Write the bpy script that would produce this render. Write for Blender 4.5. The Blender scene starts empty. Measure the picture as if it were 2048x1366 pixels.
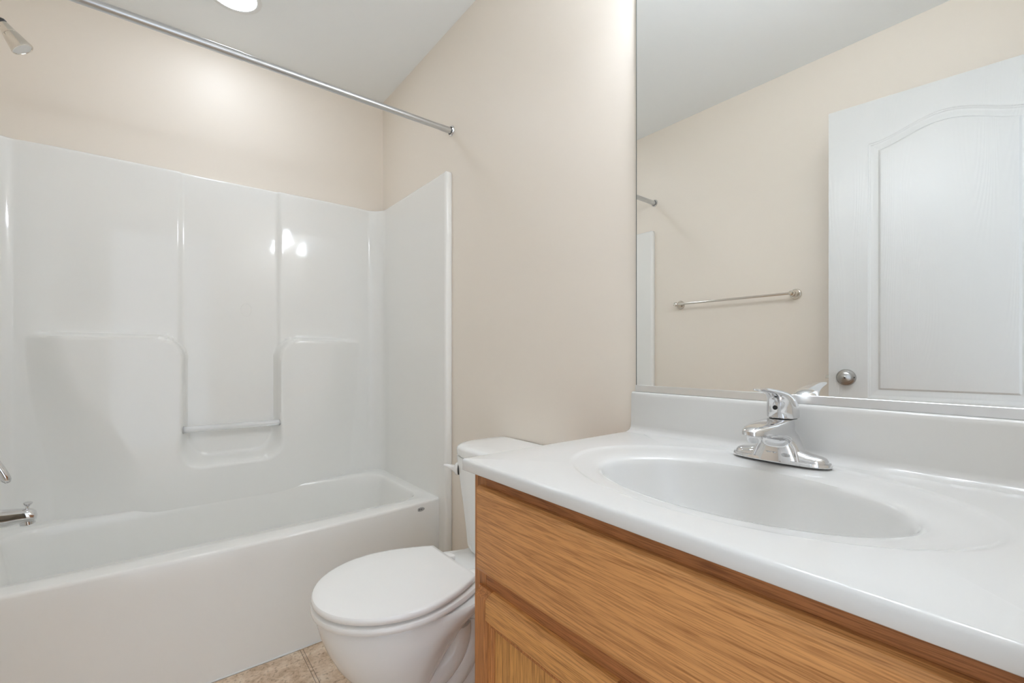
import bpy, bmesh, math, random
from math import sin, cos, pi, radians, sqrt, atan2
from mathutils import Vector, Matrix

S = bpy.context.scene
COL = S.collection

# ------------------------------------------------------------------ camera
YAW = 0.9018
cam_d = bpy.data.cameras.new('camera')
cam_d.sensor_width = 36.0
cam_d.lens = 902.28 / 2048 * 36.0
cam_d.shift_y = 28.33 / 2048
cam_d.clip_start = 0.01
cam = bpy.data.objects.new('camera', cam_d)
COL.objects.link(cam)
cam.location = (-1.0022, -2.4354, 1.0223)
cam.rotation_euler = (pi / 2, 0, YAW - pi / 2)
S.camera = cam

# ------------------------------------------------------------------ world, exposure
w = bpy.data.worlds.new('world')
S.world = w
w.use_nodes = True
w.node_tree.nodes['Background'].inputs[0].default_value = (0.89, 0.98, 1.10, 1)
w.node_tree.nodes['Background'].inputs[1].default_value = 0.85     # even fill light added through the doorway, in place of an unseen hallway
S.view_settings.view_transform = 'Standard'
S.view_settings.look = 'None'
S.view_settings.gamma = 1.0
S.view_settings.use_curve_mapping = False
S.view_settings.exposure = 0.91
S.cycles.max_bounces = 16
S.cycles.diffuse_bounces = 10
S.cycles.glossy_bounces = 8
VANITY_EMIT = 23.0
CAN_EMIT = 17.0

# ------------------------------------------------------------------ dimensions (metres)
RW, RL, RH = 1.5, 2.47, 2.44       # room: x -RW..0, y -RL..0
TUB_Y = 0.755                      # front of the tub unit
RIM = 0.405
TOP = 1.812


# ------------------------------------------------------------------ materials
def new_mat(name):
    m = bpy.data.materials.new(name)
    m.use_nodes = True
    nt = m.node_tree
    return m, nt, nt.nodes['Principled BSDF']


def srgb(r, g, b):
    f = lambda c: (c / 255 / 12.92) if c / 255 <= 0.04045 else ((c / 255 + 0.055) / 1.055) ** 2.4
    return (f(r), f(g), f(b), 1)


def plain(name, col, rough, metal=0.0, bump=0.0, bscale=300.0, spec=0.5, coat=0.0, var=0.0):
    m, nt, p = new_mat(name)
    p.inputs['Base Color'].default_value = col
    p.inputs['Roughness'].default_value = rough
    p.inputs['Metallic'].default_value = metal
    p.inputs['Specular IOR Level'].default_value = spec
    p.inputs['Coat Weight'].default_value = coat
    p.inputs['Coat Roughness'].default_value = 0.06
    tc = nt.nodes.new('ShaderNodeTexCoord')
    n = nt.nodes.new('ShaderNodeTexNoise')
    n.inputs['Scale'].default_value = bscale
    n.inputs['Detail'].default_value = 3
    nt.links.new(tc.outputs['Object'], n.inputs['Vector'])
    if bump > 0:
        b = nt.nodes.new('ShaderNodeBump')
        b.inputs['Strength'].default_value = bump
        b.inputs['Distance'].default_value = 0.001
        nt.links.new(n.outputs['Fac'], b.inputs['Height'])
        nt.links.new(b.outputs['Normal'], p.inputs['Normal'])
    if var > 0:
        mx = nt.nodes.new('ShaderNodeMixRGB')
        mx.blend_type = 'MULTIPLY'
        mx.inputs['Fac'].default_value = var
        mx.inputs['Color1'].default_value = col
        nt.links.new(n.outputs['Fac'], mx.inputs['Color2'])
        nt.links.new(mx.outputs['Color'], p.inputs['Base Color'])
    return m


M_WALL = plain('beige_satin_paint', srgb(236, 228, 217), 0.42, bump=0.08, bscale=420, spec=0.3)
M_CEIL = plain('ceiling_paint', srgb(240, 243, 244), 0.9, bump=0.06, bscale=300, spec=0.1)
M_TRIM = plain('white_trim_paint', srgb(226, 227, 226), 0.35)
M_ACRYL = plain('white_fibreglass', srgb(238, 238, 235), 0.06, spec=0.45, bump=0.006, bscale=30)
M_PORC = plain('white_porcelain', srgb(240, 241, 240), 0.08, spec=0.5)
M_SEAT = plain('white_seat_plastic', srgb(243, 243, 241), 0.16, spec=0.5)
M_MARBLE = plain('white_cultured_marble', srgb(221, 221, 219), 0.13, spec=0.5)
M_CHROME = plain('polished_chrome', (0.74, 0.74, 0.75, 1), 0.05, metal=1)
M_STEEL = plain('dull_steel', (0.60, 0.61, 0.62, 1), 0.28, metal=1)
M_NICKEL = plain('satin_nickel', (0.40, 0.39, 0.375, 1), 0.30, metal=1)
M_WARM = plain('polished_nickel', (0.74, 0.70, 0.64, 1), 0.16, metal=1)
M_BLACK = plain('black_gap', (0.012, 0.012, 0.012, 1), 0.5)
M_DARK = plain('dark_rubber', (0.04, 0.04, 0.04, 1), 0.4)
M_GREYP = plain('grey_plastic', (0.42, 0.42, 0.42, 1), 0.35)
M_MIRROR = plain('silvered_glass', (0.93, 0.945, 0.94, 1), 0.0, metal=1)
M_EDGE = plain('glass_edge', (0.10, 0.12, 0.11, 1), 0.15)
M_ALU = plain('brushed_aluminium', (0.84, 0.85, 0.86, 1), 0.3, metal=1)
M_CLEAR, _nt, _p = new_mat('clear_acrylic')
_p.inputs['Transmission Weight'].default_value = 0.45
_p.inputs['Base Color'].default_value = (0.95, 0.96, 0.96, 1)
_p.inputs['Roughness'].default_value = 0.08
_p.inputs['IOR'].default_value = 1.45


def emit_mat(name, col, s):
    m, nt, p = new_mat(name)
    p.inputs['Base Color'].default_value = (0.9, 0.9, 0.9, 1)
    p.inputs['Emission Color'].default_value = col
    p.inputs['Emission Strength'].default_value = s
    return m


M_LENS = emit_mat('glowing_lens', (0.905, 0.985, 1.10, 1), CAN_EMIT)
M_SHADE = emit_mat('glowing_frosted_glass', (0.905, 0.985, 1.10, 1), VANITY_EMIT)


def oak(name, axis, seed, light=(220, 160, 100), dark=(136, 82, 38), rings=30.0):
    """Oak with the grain along 'y' or 'z' (object space)."""
    m, nt, p = new_mat(name)
    L = nt.links.new
    N = nt.nodes.new
    tc = N('ShaderNodeTexCoord')

    def mapped(along, across):
        mp = N('ShaderNodeMapping')
        mp.inputs['Location'].default_value = (seed * 1.37, seed * 2.11, seed * 0.73)
        mp.inputs['Scale'].default_value = (across, along, across) if axis == 'y' else (across, across, along)
        L(tc.outputs['Object'], mp.inputs['Vector'])
        return mp.outputs['Vector']
    # growth rings: contour lines of a stretched noise
    n1 = N('ShaderNodeTexNoise')
    n1.inputs['Scale'].default_value = 1.0
    n1.inputs['Detail'].default_value = 1.5
    n1.inputs['Roughness'].default_value = 0.35
    L(mapped(0.55, 7.0), n1.inputs['Vector'])
    mul = N('ShaderNodeMath')
    mul.operation = 'MULTIPLY'
    mul.inputs[1].default_value = rings
    L(n1.outputs['Fac'], mul.inputs[0])
    fr = N('ShaderNodeMath')
    fr.operation = 'FRACT'
    L(mul.outputs[0], fr.inputs[0])
    rr = N('ShaderNodeValToRGB')
    e = rr.color_ramp.elements
    e[0].position = 0.0
    e[0].color = (0.0, 0.0, 0.0, 1)
    e[1].position = 1.0
    e[1].color = (0.45, 0.45, 0.45, 1)
    e2 = rr.color_ramp.elements.new(0.22)
    e2.color = (1, 1, 1, 1)
    e3 = rr.color_ramp.elements.new(0.72)
    e3.color = (0.8, 0.8, 0.8, 1)
    L(fr.outputs[0], rr.inputs['Fac'])
    # short pores
    n2 = N('ShaderNodeTexNoise')
    n2.inputs['Scale'].default_value = 1.0
    n2.inputs['Detail'].default_value = 3
    L(mapped(20.0, 640.0), n2.inputs['Vector'])
    pr = N('ShaderNodeValToRGB')
    pr.color_ramp.elements[0].position = 0.38
    pr.color_ramp.elements[0].color = (0.0, 0.0, 0.0, 1)
    pr.color_ramp.elements[1].position = 0.54
    L(n2.outputs['Fac'], pr.inputs['Fac'])
    # broad tone
    n3 = N('ShaderNodeTexNoise')
    n3.inputs['Scale'].default_value = 1.0
    n3.inputs['Detail'].default_value = 2
    L(mapped(2.6, 130.0), n3.inputs['Vector'])
    f1 = N('ShaderNodeMath')
    f1.operation = 'MULTIPLY_ADD'
    f1.inputs[1].default_value = 0.26
    L(rr.outputs['Color'], f1.inputs[0])
    f2 = N('ShaderNodeMath')
    f2.operation = 'MULTIPLY_ADD'
    f2.inputs[1].default_value = 0.40
    L(pr.outputs['Color'], f2.inputs[0])
    f3 = N('ShaderNodeMath')
    f3.operation = 'MULTIPLY'
    f3.inputs[1].default_value = 0.55
    L(n3.outputs['Fac'], f3.inputs[0])
    L(f3.outputs[0], f2.inputs[2])
    L(f2.outputs[0], f1.inputs[2])
    mx = N('ShaderNodeMixRGB')
    mx.inputs['Color1'].default_value = srgb(*dark)
    mx.inputs['Color2'].default_value = srgb(*light)
    L(f1.outputs[0], mx.inputs['Fac'])
    L(mx.outputs['Color'], p.inputs['Base Color'])
    p.inputs['Roughness'].default_value = 0.38
    p.inputs['Specular IOR Level'].default_value = 0.35
    b = N('ShaderNodeBump')
    b.inputs['Strength'].default_value = 0.25
    b.inputs['Distance'].default_value = 0.0006
    L(pr.outputs['Color'], b.inputs['Height'])
    L(b.outputs['Normal'], p.inputs['Normal'])
    return m


M_OAK_H = oak('oak_grain_across', 'y', 3.0)
M_OAK_R = oak('oak_rail', 'y', 8.0, light=(222, 162, 96), dark=(118, 68, 24), rings=22)
M_OAK_V = oak('oak_stile', 'z', 5.0, light=(196, 132, 76), dark=(96, 52, 20), rings=18)
M_OAK_P = oak('oak_panel', 'z', 11.0, light=(222, 164, 94), dark=(112, 64, 20), rings=34)
M_OAK_T = oak('oak_shaded_face_frame', 'y', 14.0, light=(184, 122, 74), dark=(96, 54, 26), rings=18)  # darkened oak: the top rail's shade under the countertop is put into the colour


def tile_mat():
    m, nt, p = new_mat('travertine_look_vinyl_tile')
    L = nt.links.new
    N = nt.nodes.new
    tc = N('ShaderNodeTexCoord')
    n = N('ShaderNodeTexNoise')
    n.inputs['Scale'].default_value = 17
    n.inputs['Detail'].default_value = 9
    n.inputs['Roughness'].default_value = 0.72
    n.inputs['Distortion'].default_value = 0.6
    L(tc.outputs['Object'], n.inputs['Vector'])
    r = N('ShaderNodeValToRGB')
    e = r.color_ramp.elements
    e[0].position = 0.28
    e[0].color = srgb(160, 132, 106)
    e[1].position = 0.66
    e[1].color = srgb(240, 224, 204)
    k = e.new(0.42)
    k.color = srgb(204, 178, 150)
    k = e.new(0.52)
    k.color = srgb(224, 202, 178)
    L(n.outputs['Fac'], r.inputs['Fac'])
    n2 = N('ShaderNodeTexNoise')
    n2.inputs['Scale'].default_value = 90
    n2.inputs['Detail'].default_value = 4
    L(tc.outputs['Object'], n2.inputs['Vector'])
    r2 = N('ShaderNodeValToRGB')
    r2.color_ramp.elements[0].position = 0.33
    r2.color_ramp.elements[0].color = (0.45, 0.38, 0.30, 1)
    r2.color_ramp.elements[1].position = 0.46
    r2.color_ramp.elements[1].color = (1, 1, 1, 1)
    L(n2.outputs['Fac'], r2.inputs['Fac'])
    mm = N('ShaderNodeMixRGB')
    mm.blend_type = 'MULTIPLY'
    mm.inputs['Fac'].default_value = 0.65
    L(r.outputs['Color'], mm.inputs['Color1'])
    L(r2.outputs['Color'], mm.inputs['Color2'])
    # joints: distance to the joint line on each axis
    sep = N('ShaderNodeSeparateXYZ')
    L(tc.outputs['Object'], sep.inputs[0])

    def math_(op, a, bval=None, b=None):
        q = N('ShaderNodeMath')
        q.operation = op
        L(a, q.inputs[0])
        if b is not None:
            L(b, q.inputs[1])
        elif bval is not None:
            q.inputs[1].default_value = bval
        return q.outputs[0]
    T = 0.305

    def dist(sock, off):
        a = math_('ADD', sock, off + T / 2 + 30 * T)
        a = math_('MODULO', a, T)
        a = math_('SUBTRACT', a, T / 2)
        return math_('ABSOLUTE', a)
    d = math_('MINIMUM', dist(sep.outputs[0], 0.6035), b=dist(sep.outputs[1], 1.05))
    jr = N('ShaderNodeValToRGB')      # dark pencil line, tan joint, dark pencil line
    jr.color_ramp.interpolation = 'CONSTANT'
    e = jr.color_ramp.elements
    e[0].position = 0.0
    e[0].color = (0, 0, 0, 1)
    e[1].position = 0.36
    e[1].color = (1, 1, 1, 1)
    k = e.new(0.56)
    k.color = (0, 0, 0, 1)
    sc = math_('MULTIPLY', d, 100.0)
    L(sc, jr.inputs['Fac'])
    mj = N('ShaderNodeMixRGB')
    L(math_('MULTIPLY', jr.outputs['Color'], 0.7), mj.inputs['Fac'])
    mj.inputs['Color2'].default_value = srgb(84, 64, 48)
    L(mm.outputs['Color'], mj.inputs['Color1'])
    L(mj.outputs['Color'], p.inputs['Base Color'])
    p.inputs['Roughness'].default_value = 0.4
    return m


M_TILE = tile_mat()


def door_mat():
    m, nt, p = new_mat('white_embossed_door_paint')
    L = nt.links.new
    N = nt.nodes.new
    p.inputs['Base Color'].default_value = srgb(203, 203, 200)
    p.inputs['Roughness'].default_value = 0.36
    tc = N('ShaderNodeTexCoord')
    mp = N('ShaderNodeMapping')
    mp.inputs['Scale'].default_value = (8, 8, 0.9)
    mp.inputs['Location'].default_value = (3.2, 1.7, 0.4)
    L(tc.outputs['Object'], mp.inputs['Vector'])
    n = N('ShaderNodeTexNoise')
    n.inputs['Detail'].default_value = 1.2
    n.inputs['Scale'].default_value = 1.0
    L(mp.outputs['Vector'], n.inputs['Vector'])
    a = N('ShaderNodeMath')
    a.operation = 'MULTIPLY'
    a.inputs[1].default_value = 190.0
    L(n.outputs['Fac'], a.inputs[0])
    s = N('ShaderNodeMath')
    s.operation = 'SINE'
    L(a.outputs[0], s.inputs[0])
    b = N('ShaderNodeBump')
    b.inputs['Strength'].default_value = 0.11
    b.inputs['Distance'].default_value = 0.0008
    L(s.outputs[0], b.inputs['Height'])
    L(b.outputs['Normal'], p.inputs['Normal'])
    return m


M_DOOR = door_mat()


# ------------------------------------------------------------------ object helpers
def thing(name, label, cat, loc, group=None):
    o = bpy.data.objects.new(name, None)
    o.empty_display_size = 0.05
    COL.objects.link(o)
    o.location = loc
    o['label'] = label
    o['category'] = cat
    if group:
        o['group'] = group
    return o


def world_loc(o):
    v = Vector((0, 0, 0))
    while o:
        v += o.location
        o = o.parent
    return v


def smooth_mesh(me, angle=35):
    for f in me.polygons:
        f.use_smooth = True
    me.set_sharp_from_angle(angle=radians(angle))


def obj(name, verts, faces, mat, parent=None, label=None, smooth=35, mods=None, recalc=True):
    """verts are given in world coordinates; the mesh is stored relative to its parent."""
    off = world_loc(parent) if parent else Vector((0, 0, 0))
    me = bpy.data.meshes.new(name)
    me.from_pydata([tuple(Vector(v) - off) for v in verts], [], faces)
    if recalc:
        bm = bmesh.new()
        bm.from_mesh(me)
        bmesh.ops.recalc_face_normals(bm, faces=bm.faces)
        bm.to_mesh(me)
        bm.free()
    if smooth:
        smooth_mesh(me, smooth)
    me.materials.append(mat)
    o = bpy.data.objects.new(name, me)
    COL.objects.link(o)
    if parent:
        o.parent = parent
    if label:
        o['label'] = label
    return o


class MB:
    """collects shapes (world coordinates) for one mesh"""

    def __init__(s):
        s.v, s.f = [], []

    def add(s, v, f):
        n = len(s.v)
        s.v += [tuple(p) for p in v]
        s.f += [tuple(i + n for i in q) for q in f]
        return s

    def box(s, x0, x1, y0, y1, z0, z1, bev=0.0, seg=2):
        bm = bmesh.new()
        bmesh.ops.create_cube(bm, size=1)
        for q in bm.verts:
            q.co = Vector(((x0 + x1) / 2 + q.co.x * (x1 - x0), (y0 + y1) / 2 + q.co.y * (y1 - y0),
                           (z0 + z1) / 2 + q.co.z * (z1 - z0)))
        if bev > 0:
            bmesh.ops.bevel(bm, geom=list(bm.edges), offset=bev, segments=seg, profile=0.5, affect='EDGES')
        bm.verts.index_update()
        s.add([q.co.copy() for q in bm.verts], [[q.index for q in f.verts] for f in bm.faces])
        bm.free()
        return s

    def loft(s, loops, cap0=True, cap1=True, closed=True):
        n = len(loops[0])
        v = [p for l in loops for p in l]
        f = []
        for i in range(len(loops) - 1):
            for j in range(n if closed else n - 1):
                k = (j + 1) % n
                f.append((i * n + j, i * n + k, (i + 1) * n + k, (i + 1) * n + j))
        if cap0:
            f.append(tuple(range(n)))
        if cap1:
            f.append(tuple((len(loops) - 1) * n + j for j in range(n)))
        return s.add(v, f)

    def tube(s, path, rad, n=16, cap=True, sx=1.0, up=None):
        """path: points; rad: number or list; sx: flattening along the second axis"""
        path = [Vector(p) for p in path]
        if not hasattr(rad, '__len__'):
            rad = [rad] * len(path)
        loops = []
        ref = None
        for i, p in enumerate(path):
            t = (path[min(i + 1, len(path) - 1)] - path[max(i - 1, 0)])
            if t.length < 1e-9:
                t = path[i] - path[i - 1] if i else path[i + 1] - path[i]
            t.normalize()
            if ref is None:
                ref = Vector(up) if up else (Vector((0, 0, 1)) if abs(t.z) < 0.9 else Vector((1, 0, 0)))
            a = (ref - t * ref.dot(t)).normalized()
            b = t.cross(a)
            ref = a
            loops.append([p + (a * cos(2 * pi * j / n) + b * sin(2 * pi * j / n) * sx) * rad[i] for j in range(n)])
        return s.loft(loops, cap, cap)

    def lathe(s, prof, origin, axis, n=40, cap=True):
        """prof: (radius, distance along the axis)"""
        ax = Vector(axis).normalized()
        a = ax.orthogonal().normalized()
        b = ax.cross(a)
        o = Vector(origin)
        loops = [[o + ax * h + (a * cos(2 * pi * j / n) + b * sin(2 * pi * j / n)) * max(r, 1e-5) for j in range(n)]
                 for r, h in prof]
        return s.loft(loops, cap, cap)

    def grid(s, rows):
        n = len(rows[0])
        v = [p for r in rows for p in r]
        f = [(i * n + j, i * n + j + 1, (i + 1) * n + j + 1, (i + 1) * n + j)
             for i in range(len(rows) - 1) for j in range(n - 1)]
        return s.add(v, f)

    def build(s, name, mat, parent=None, label=None, smooth=35, recalc=True):
        return obj(name, s.v, s.f, mat, parent, label, smooth, recalc=recalc)


def structure(o, **k):
    o['kind'] = 'structure'
    return o


def sstep(a, b, x):
    t = max(0.0, min(1.0, (x - a) / (b - a)))
    return t * t * (3 - 2 * t)


def lerp(a, b, t):
    return a + (b - a) * t


def interp(tab, x):
    if x <= tab[0][0]:
        return tab[0][1]
    for (a, u), (b, v) in zip(tab, tab[1:]):
        if x <= b:
            return u + (v - u) * (x - a) / (b - a)
    return tab[-1][1]


def smoothcurve(pts, per=8):
    """Catmull-Rom through points"""
    P = [Vector(p) for p in pts]
    P = [P[0] * 2 - P[1]] + P + [P[-1] * 2 - P[-2]]
    out = []
    for i in range(1, len(P) - 2):
        a, b, c, d = P[i - 1], P[i], P[i + 1], P[i + 2]
        for k in range(per):
            t = k / per
            out.append(0.5 * ((2 * b) + (c - a) * t + (2 * a - 5 * b + 4 * c - d) * t * t + (3 * b - a - 3 * c + d) * t ** 3))
    out.append(P[-2])
    return out


def superloop(cx, cy, z, ax, ay, n=48, e=2.0, axf=None):
    """horizontal superellipse; axf = half length on the -x side if different"""
    out = []
    for j in range(n):
        t = 2 * pi * j / n
        c, s_ = cos(t), sin(t)
        rx = ax if c >= 0 or axf is None else axf
        out.append(Vector((cx + rx * math.copysign(abs(c) ** (2 / e), c), cy + ay * math.copysign(abs(s_) ** (2 / e), s_), z)))
    return out


def rrect(x0, x1, y0, y1, r, z, per=8, edge=10):
    """rounded rectangle outline, counter-clockwise; edge = points per straight side"""
    out = []
    cs = [((x1 - r, y1 - r), 0), ((x0 + r, y1 - r), 90), ((x0 + r, y0 + r), 180), ((x1 - r, y0 + r), 270)]
    for k, ((cx, cy), a0) in enumerate(cs):
        arc = [Vector((cx + r * cos(radians(a0 + 90 * i / per)), cy + r * sin(radians(a0 + 90 * i / per)), z)) for i in range(per + 1)]
        out += arc
        (nx, ny), a1 = cs[(k + 1) % 4]
        q = Vector((nx + r * cos(radians(a1)), ny + r * sin(radians(a1)), z))
        for i in range(1, edge):
            out.append(arc[-1].lerp(q, i / edge))
    return out


# ------------------------------------------------------------------ room shell
T = 0.12
structure(MB().box(-RW - T, T, -4.2, T, -0.05, 0.0).build('floor', M_TILE, smooth=0))
structure(MB().box(-RW - T, T, -RL - T, T, RH, RH + 0.05).build('ceiling', M_CEIL, smooth=0))
structure(MB().box(-RW - T, T, 0.0, T, 0, RH).build('wall_back', M_WALL, smooth=0))
structure(MB().box(0.0, T, -RL - T, 0.0, 0, RH).build('wall_right', M_WALL, smooth=0))
structure(MB().box(-RW - T, -RW, -RL - T, 0.0, 0, RH).build('wall_left', M_WALL, smooth=0))
DX0, DX1, DH = -1.345, -0.625, 2.06      # doorway
structure(MB().box(-RW, DX0, -RL - T, -RL, 0, RH).box(DX1, 0.0, -RL - T, -RL, 0, RH)
          .box(DX0, DX1, -RL - T, -RL, DH, RH).build('wall_front', M_WALL, smooth=0))
# casing around the doorway, on the room side
structure(MB().box(DX0 - 0.057, DX0 - 0.002, -RL, -RL + 0.012, 0, DH + 0.057, 0.003)
          .box(DX1 + 0.002, DX1 + 0.057, -RL, -RL + 0.012, 0, DH + 0.057, 0.003)
          .box(DX0 - 0.002, DX1 + 0.002, -RL, -RL + 0.012, DH + 0.002, DH + 0.057, 0.003).build('trim_1', M_TRIM))
structure(MB().box(-0.012, 0.0, -1.70, -TUB_Y - 0.004, 0, 0.083, 0.003).build('baseboard_right', M_TRIM))
structure(MB().box(-RW, -RW + 0.012, -RL + 0.015, -TUB_Y - 0.004, 0, 0.083, 0.003).build('baseboard_left', M_TRIM))

# ------------------------------------------------------------------ one-piece tub and shower unit
unit = thing('bathtub_shower_unit', 'glossy white one-piece bathtub with moulded shower surround along the far wall',
             'bathtub', (-0.75, -TUB_Y / 2, 0))
PX0, PX1, PY = -RW + 0.032, -0.032, -0.03    # inner faces of the side panels and of the back panel
CR = 0.075                                   # corner radius
SLX0, SLX1 = -0.905, -0.548                  # central niche


def sd_box(x, z, cx, cz, hx, hz, r):
    qx, qz = abs(x - cx) - hx + r, abs(z - cz) - hz + r
    return sqrt(max(qx, 0) ** 2 + max(qz, 0) ** 2) + min(max(qx, qz), 0) - r


def smin(a, b, k):
    h = max(k - abs(a - b), 0) / k
    return min(a, b) - h * h * k * 0.25


LEDGE = 1.105


def back_offset(x, z):
    """how far the back panel stands proud of its flat plane"""
    L = sd_box(x, z, SLX0 - 0.5, LEDGE - 0.75, 0.5, 0.75, 0.095)
    R = sd_box(x, z, SLX1 + 0.5, LEDGE - 0.75, 0.5, 0.75, 0.095)
    B = z - 0.565
    d = smin(smin(L, B, 0.09), R, 0.09) if z < 0.85 else min(L, R)
    hw = lerp(0.013, 0.024, sstep(0.75, 0.62, z))
    low = sstep(hw, -hw, d)
    # the thick lower part dies away towards the corner coves, over a longer run lower down
    k = sstep(0.42, 1.1, z)
    fade = min(sstep(PX1 - CR, PX1 - CR - lerp(0.38, 0.22, k), x), sstep(PX0 + CR, PX0 + CR + lerp(0.38, 0.13, k), x))
    mid = max(sstep(SLX0 - 0.002, SLX0 - 0.022, x), sstep(SLX1 + 0.002, SLX1 + 0.020, x))
    up = 0.010 * mid * sstep(PX0 + CR * 0.5, PX0 + CR + 0.1, x) * sstep(PX1 - CR * 0.5, PX1 - CR - 0.1, x)
    return max(low * 0.072 * fade, up)


def side_offset(z):
    return 0.0012 * sstep(LEDGE + 0.008, LEDGE - 0.008, z)


path = []       # (x, y, nx, ny, zone, cumulative)
yf = -TUB_Y
ys = [yf + 0.012] + [yf + 0.02 + i * (PY - CR - yf - 0.02) / 40 for i in range(41)]
for y in ys:
    path.append((PX0, y, 1, 0, 's'))
for i in range(1, 13):
    a = pi - (pi / 2) * i / 13
    path.append((PX0 + CR + CR * cos(a), PY - CR + CR * sin(a), -cos(a), -sin(a), 'c'))
nx_ = 236
for i in range(nx_ + 1):
    path.append((lerp(PX0 + CR, PX1 - CR, i / nx_), PY, 0, -1, 'b'))
for i in range(1, 13):
    a = pi / 2 - (pi / 2) * i / 13
    path.append((PX1 - CR + CR * cos(a), PY - CR + CR * sin(a), -cos(a), -sin(a), 'c'))
for y in reversed(ys):
    path.append((PX1, y, -1, 0, 's'))


def flange_pts(side):
    """from the inner edge of the front flange round to the wall"""
    x = PX1 if side > 0 else PX0
    wx = -0.0005 if side > 0 else -RW + 0.0005
    sg = 1 if side > 0 else -1
    return [(x + sg * 0.002, yf + 0.005), (x + sg * 0.006, yf + 0.001), (x + sg * 0.012, yf), (wx - sg * 0.006, yf),
            (wx - sg * 0.001, yf + 0.003), (wx, yf + 0.010)]


zs = [0.0, 0.2, 0.38] + [0.39 + i * (TOP - 0.012 - 0.39) / 176 for i in range(177)]
rows = []
for z in zs:
    row = [Vector((p[0], p[1], z)) for p in reversed(flange_pts(-1))]
    for (x, y, nx, ny, k) in path:
        o = 0.0
        if k == 'b':
            o = back_offset(x, z)
        elif k == 's':
            o = side_offset(z) * sstep(yf + 0.02, yf + 0.06, y) * sstep(-0.11, -0.17, y)
        row.append(Vector((x + nx * o, y + ny * o, z)))
    row += [Vector((p[0], p[1], z)) for p in flange_pts(1)]
    rows.append(row)
base = rows[-1]
for (zz, push) in ((TOP - 0.006, 0.0012), (TOP - 0.002, 0.004), (TOP, 0.009), (TOP, 0.0315)):
    row = []
    nf = 6
    for i, v in enumerate(base):
        if i < nf or i >= len(base) - nf:
            row.append(Vector((v.x, v.y + min(push, 0.009) * (1 if push < 0.03 else 1.0), zz)))
        else:
            x, y, nx, ny, k = path[i - nf]
            row.append(Vector((v.x - nx * push, v.y - ny * push, zz)))
    rows.append(row)
MB().grid(rows).build('shower_surround', M_ACRYL, unit, smooth=50)

# the tub: deck, basin and bowed apron
def apron_y(x):
    t = (x + 0.75) / 0.72
    return -0.694 - 0.048 * (1 - t * t) ** 0.8 if abs(t) < 1 else -0.694


def back_edge(x):
    """back edge of the basin: wall-flush in the middle, deck left at the corners"""
    t = abs(x + 0.76)
    return lerp(-0.098, -0.128, sstep(0.22, 0.72, t))


BX0, BX1, BY0, BY1 = -1.408, -0.085, -0.632, -0.092
outl = rrect(BX0, BX1, BY0, BY1, 0.10, RIM, per=10, edge=26)
for v in outl:                           # shape the back edge
    if v.y > -0.36:
        f_ = (v.y + 0.36) / (0.36 + BY1)
        v.y = lerp(-0.36, back_edge(v.x), f_)
    elif v.y < BY0 + 0.06:
        v.y -= 0.010 * (1 - ((v.x + 0.75) / 0.75) ** 2)
outer = rrect(PX0 - 0.02, PX1 + 0.02, -0.70, -0.02, 0.004, RIM, per=10, edge=26)
ctr = Vector((-0.75, -0.36, 0))


def ring(scale_x, scale_y, z, dx=0.0, dy=0.0):
    return [Vector((ctr.x + (v.x - ctr.x) * scale_x + dx, ctr.y + (v.y - ctr.y) * scale_y + dy, z)) for v in outl]


for v in outer:
    if v.y < -0.5:
        v.y = apron_y(v.x) + 0.012
loops = []
# apron, floor to rim
for z, off in ((0.0, -0.004), (0.012, -0.004), (0.18, -0.001), (0.34, 0.0), (RIM - 0.011, 0.0), (RIM - 0.006, 0.0015),
               (RIM - 0.002, 0.0045), (RIM, 0.011)):
    loops.append([Vector((v.x, (apron_y(v.x) + off) if v.y < -0.5 else v.y, z)) for v in outer])
loops.append([a.lerp(b, 0.55) for a, b in zip(loops[-1], outl)])
for (k, z) in ((1.012, RIM), (1.004, RIM - 0.002), (0.998, RIM - 0.006), (0.992, RIM - 0.014), (0.984, RIM - 0.04),
               (0.955, 0.25), (0.925, 0.15), (0.90, 0.115), (0.86, 0.092), (0.80, 0.082), (0.5, 0.078), (0.05, 0.076)):
    ky = 1 - (1 - k) * 1.55 if k < 1 else k
    loops.append(ring(k, max(ky, 0.03), z))
tubm = MB().loft(loops, False, True).build('tub', M_ACRYL, unit, smooth=50)

# bead of white sealant along the foot of the apron
pts_ = [(lerp(PX0, PX1, i / 40), apron_y(lerp(PX0, PX1, i / 40)) - 0.0045, 0.0015) for i in range(41)]
MB().tube(pts_, 0.0032, 8).build('sealant_bead', M_TRIM, unit)

# small oval maker's badge on the apron
b = MB()
by = apron_y(-0.128) + 0.0
lo = []
for (k, d) in ((1, 0.0), (1, 0.0025), (0.9, 0.0035), (0.05, 0.0035)):
    lo.append([Vector((-0.128 + 0.019 * k * cos(2 * pi * j / 32), by + 0.002 - d, 0.376 + 0.0085 * k * sin(2 * pi * j / 32))) for j in range(32)])
b.loft(lo)
badge = b.build('badge', M_GREYP, unit, 'grey oval metal badge')
b = MB()
b.box(-0.136, -0.134, by - 0.0022, by - 0.0012, 0.3725, 0.3795).box(-0.124, -0.1225, by - 0.0022, by - 0.0012, 0.3725, 0.3795)
b.box(-0.134, -0.124, by - 0.0022, by - 0.0012, 0.3752, 0.3767)
b.build('badge_emblem', M_DARK, badge)

# clear bar across the niche, with its two end sockets
b = MB().tube([(SLX0 - 0.006, -0.078, 0.708), (SLX1 + 0.006, -0.078, 0.708)], 0.0135, 20)
b.build('washcloth_bar', M_CLEAR, unit, 'clear plastic bar')
for x in (SLX0 - 0.008, SLX1 + 0.004):
    MB().tube([(x, -0.078, 0.708), (x + 0.006, -0.078, 0.708)], 0.0165, 20).build('bar_socket', M_GREYP, unit)
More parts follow.
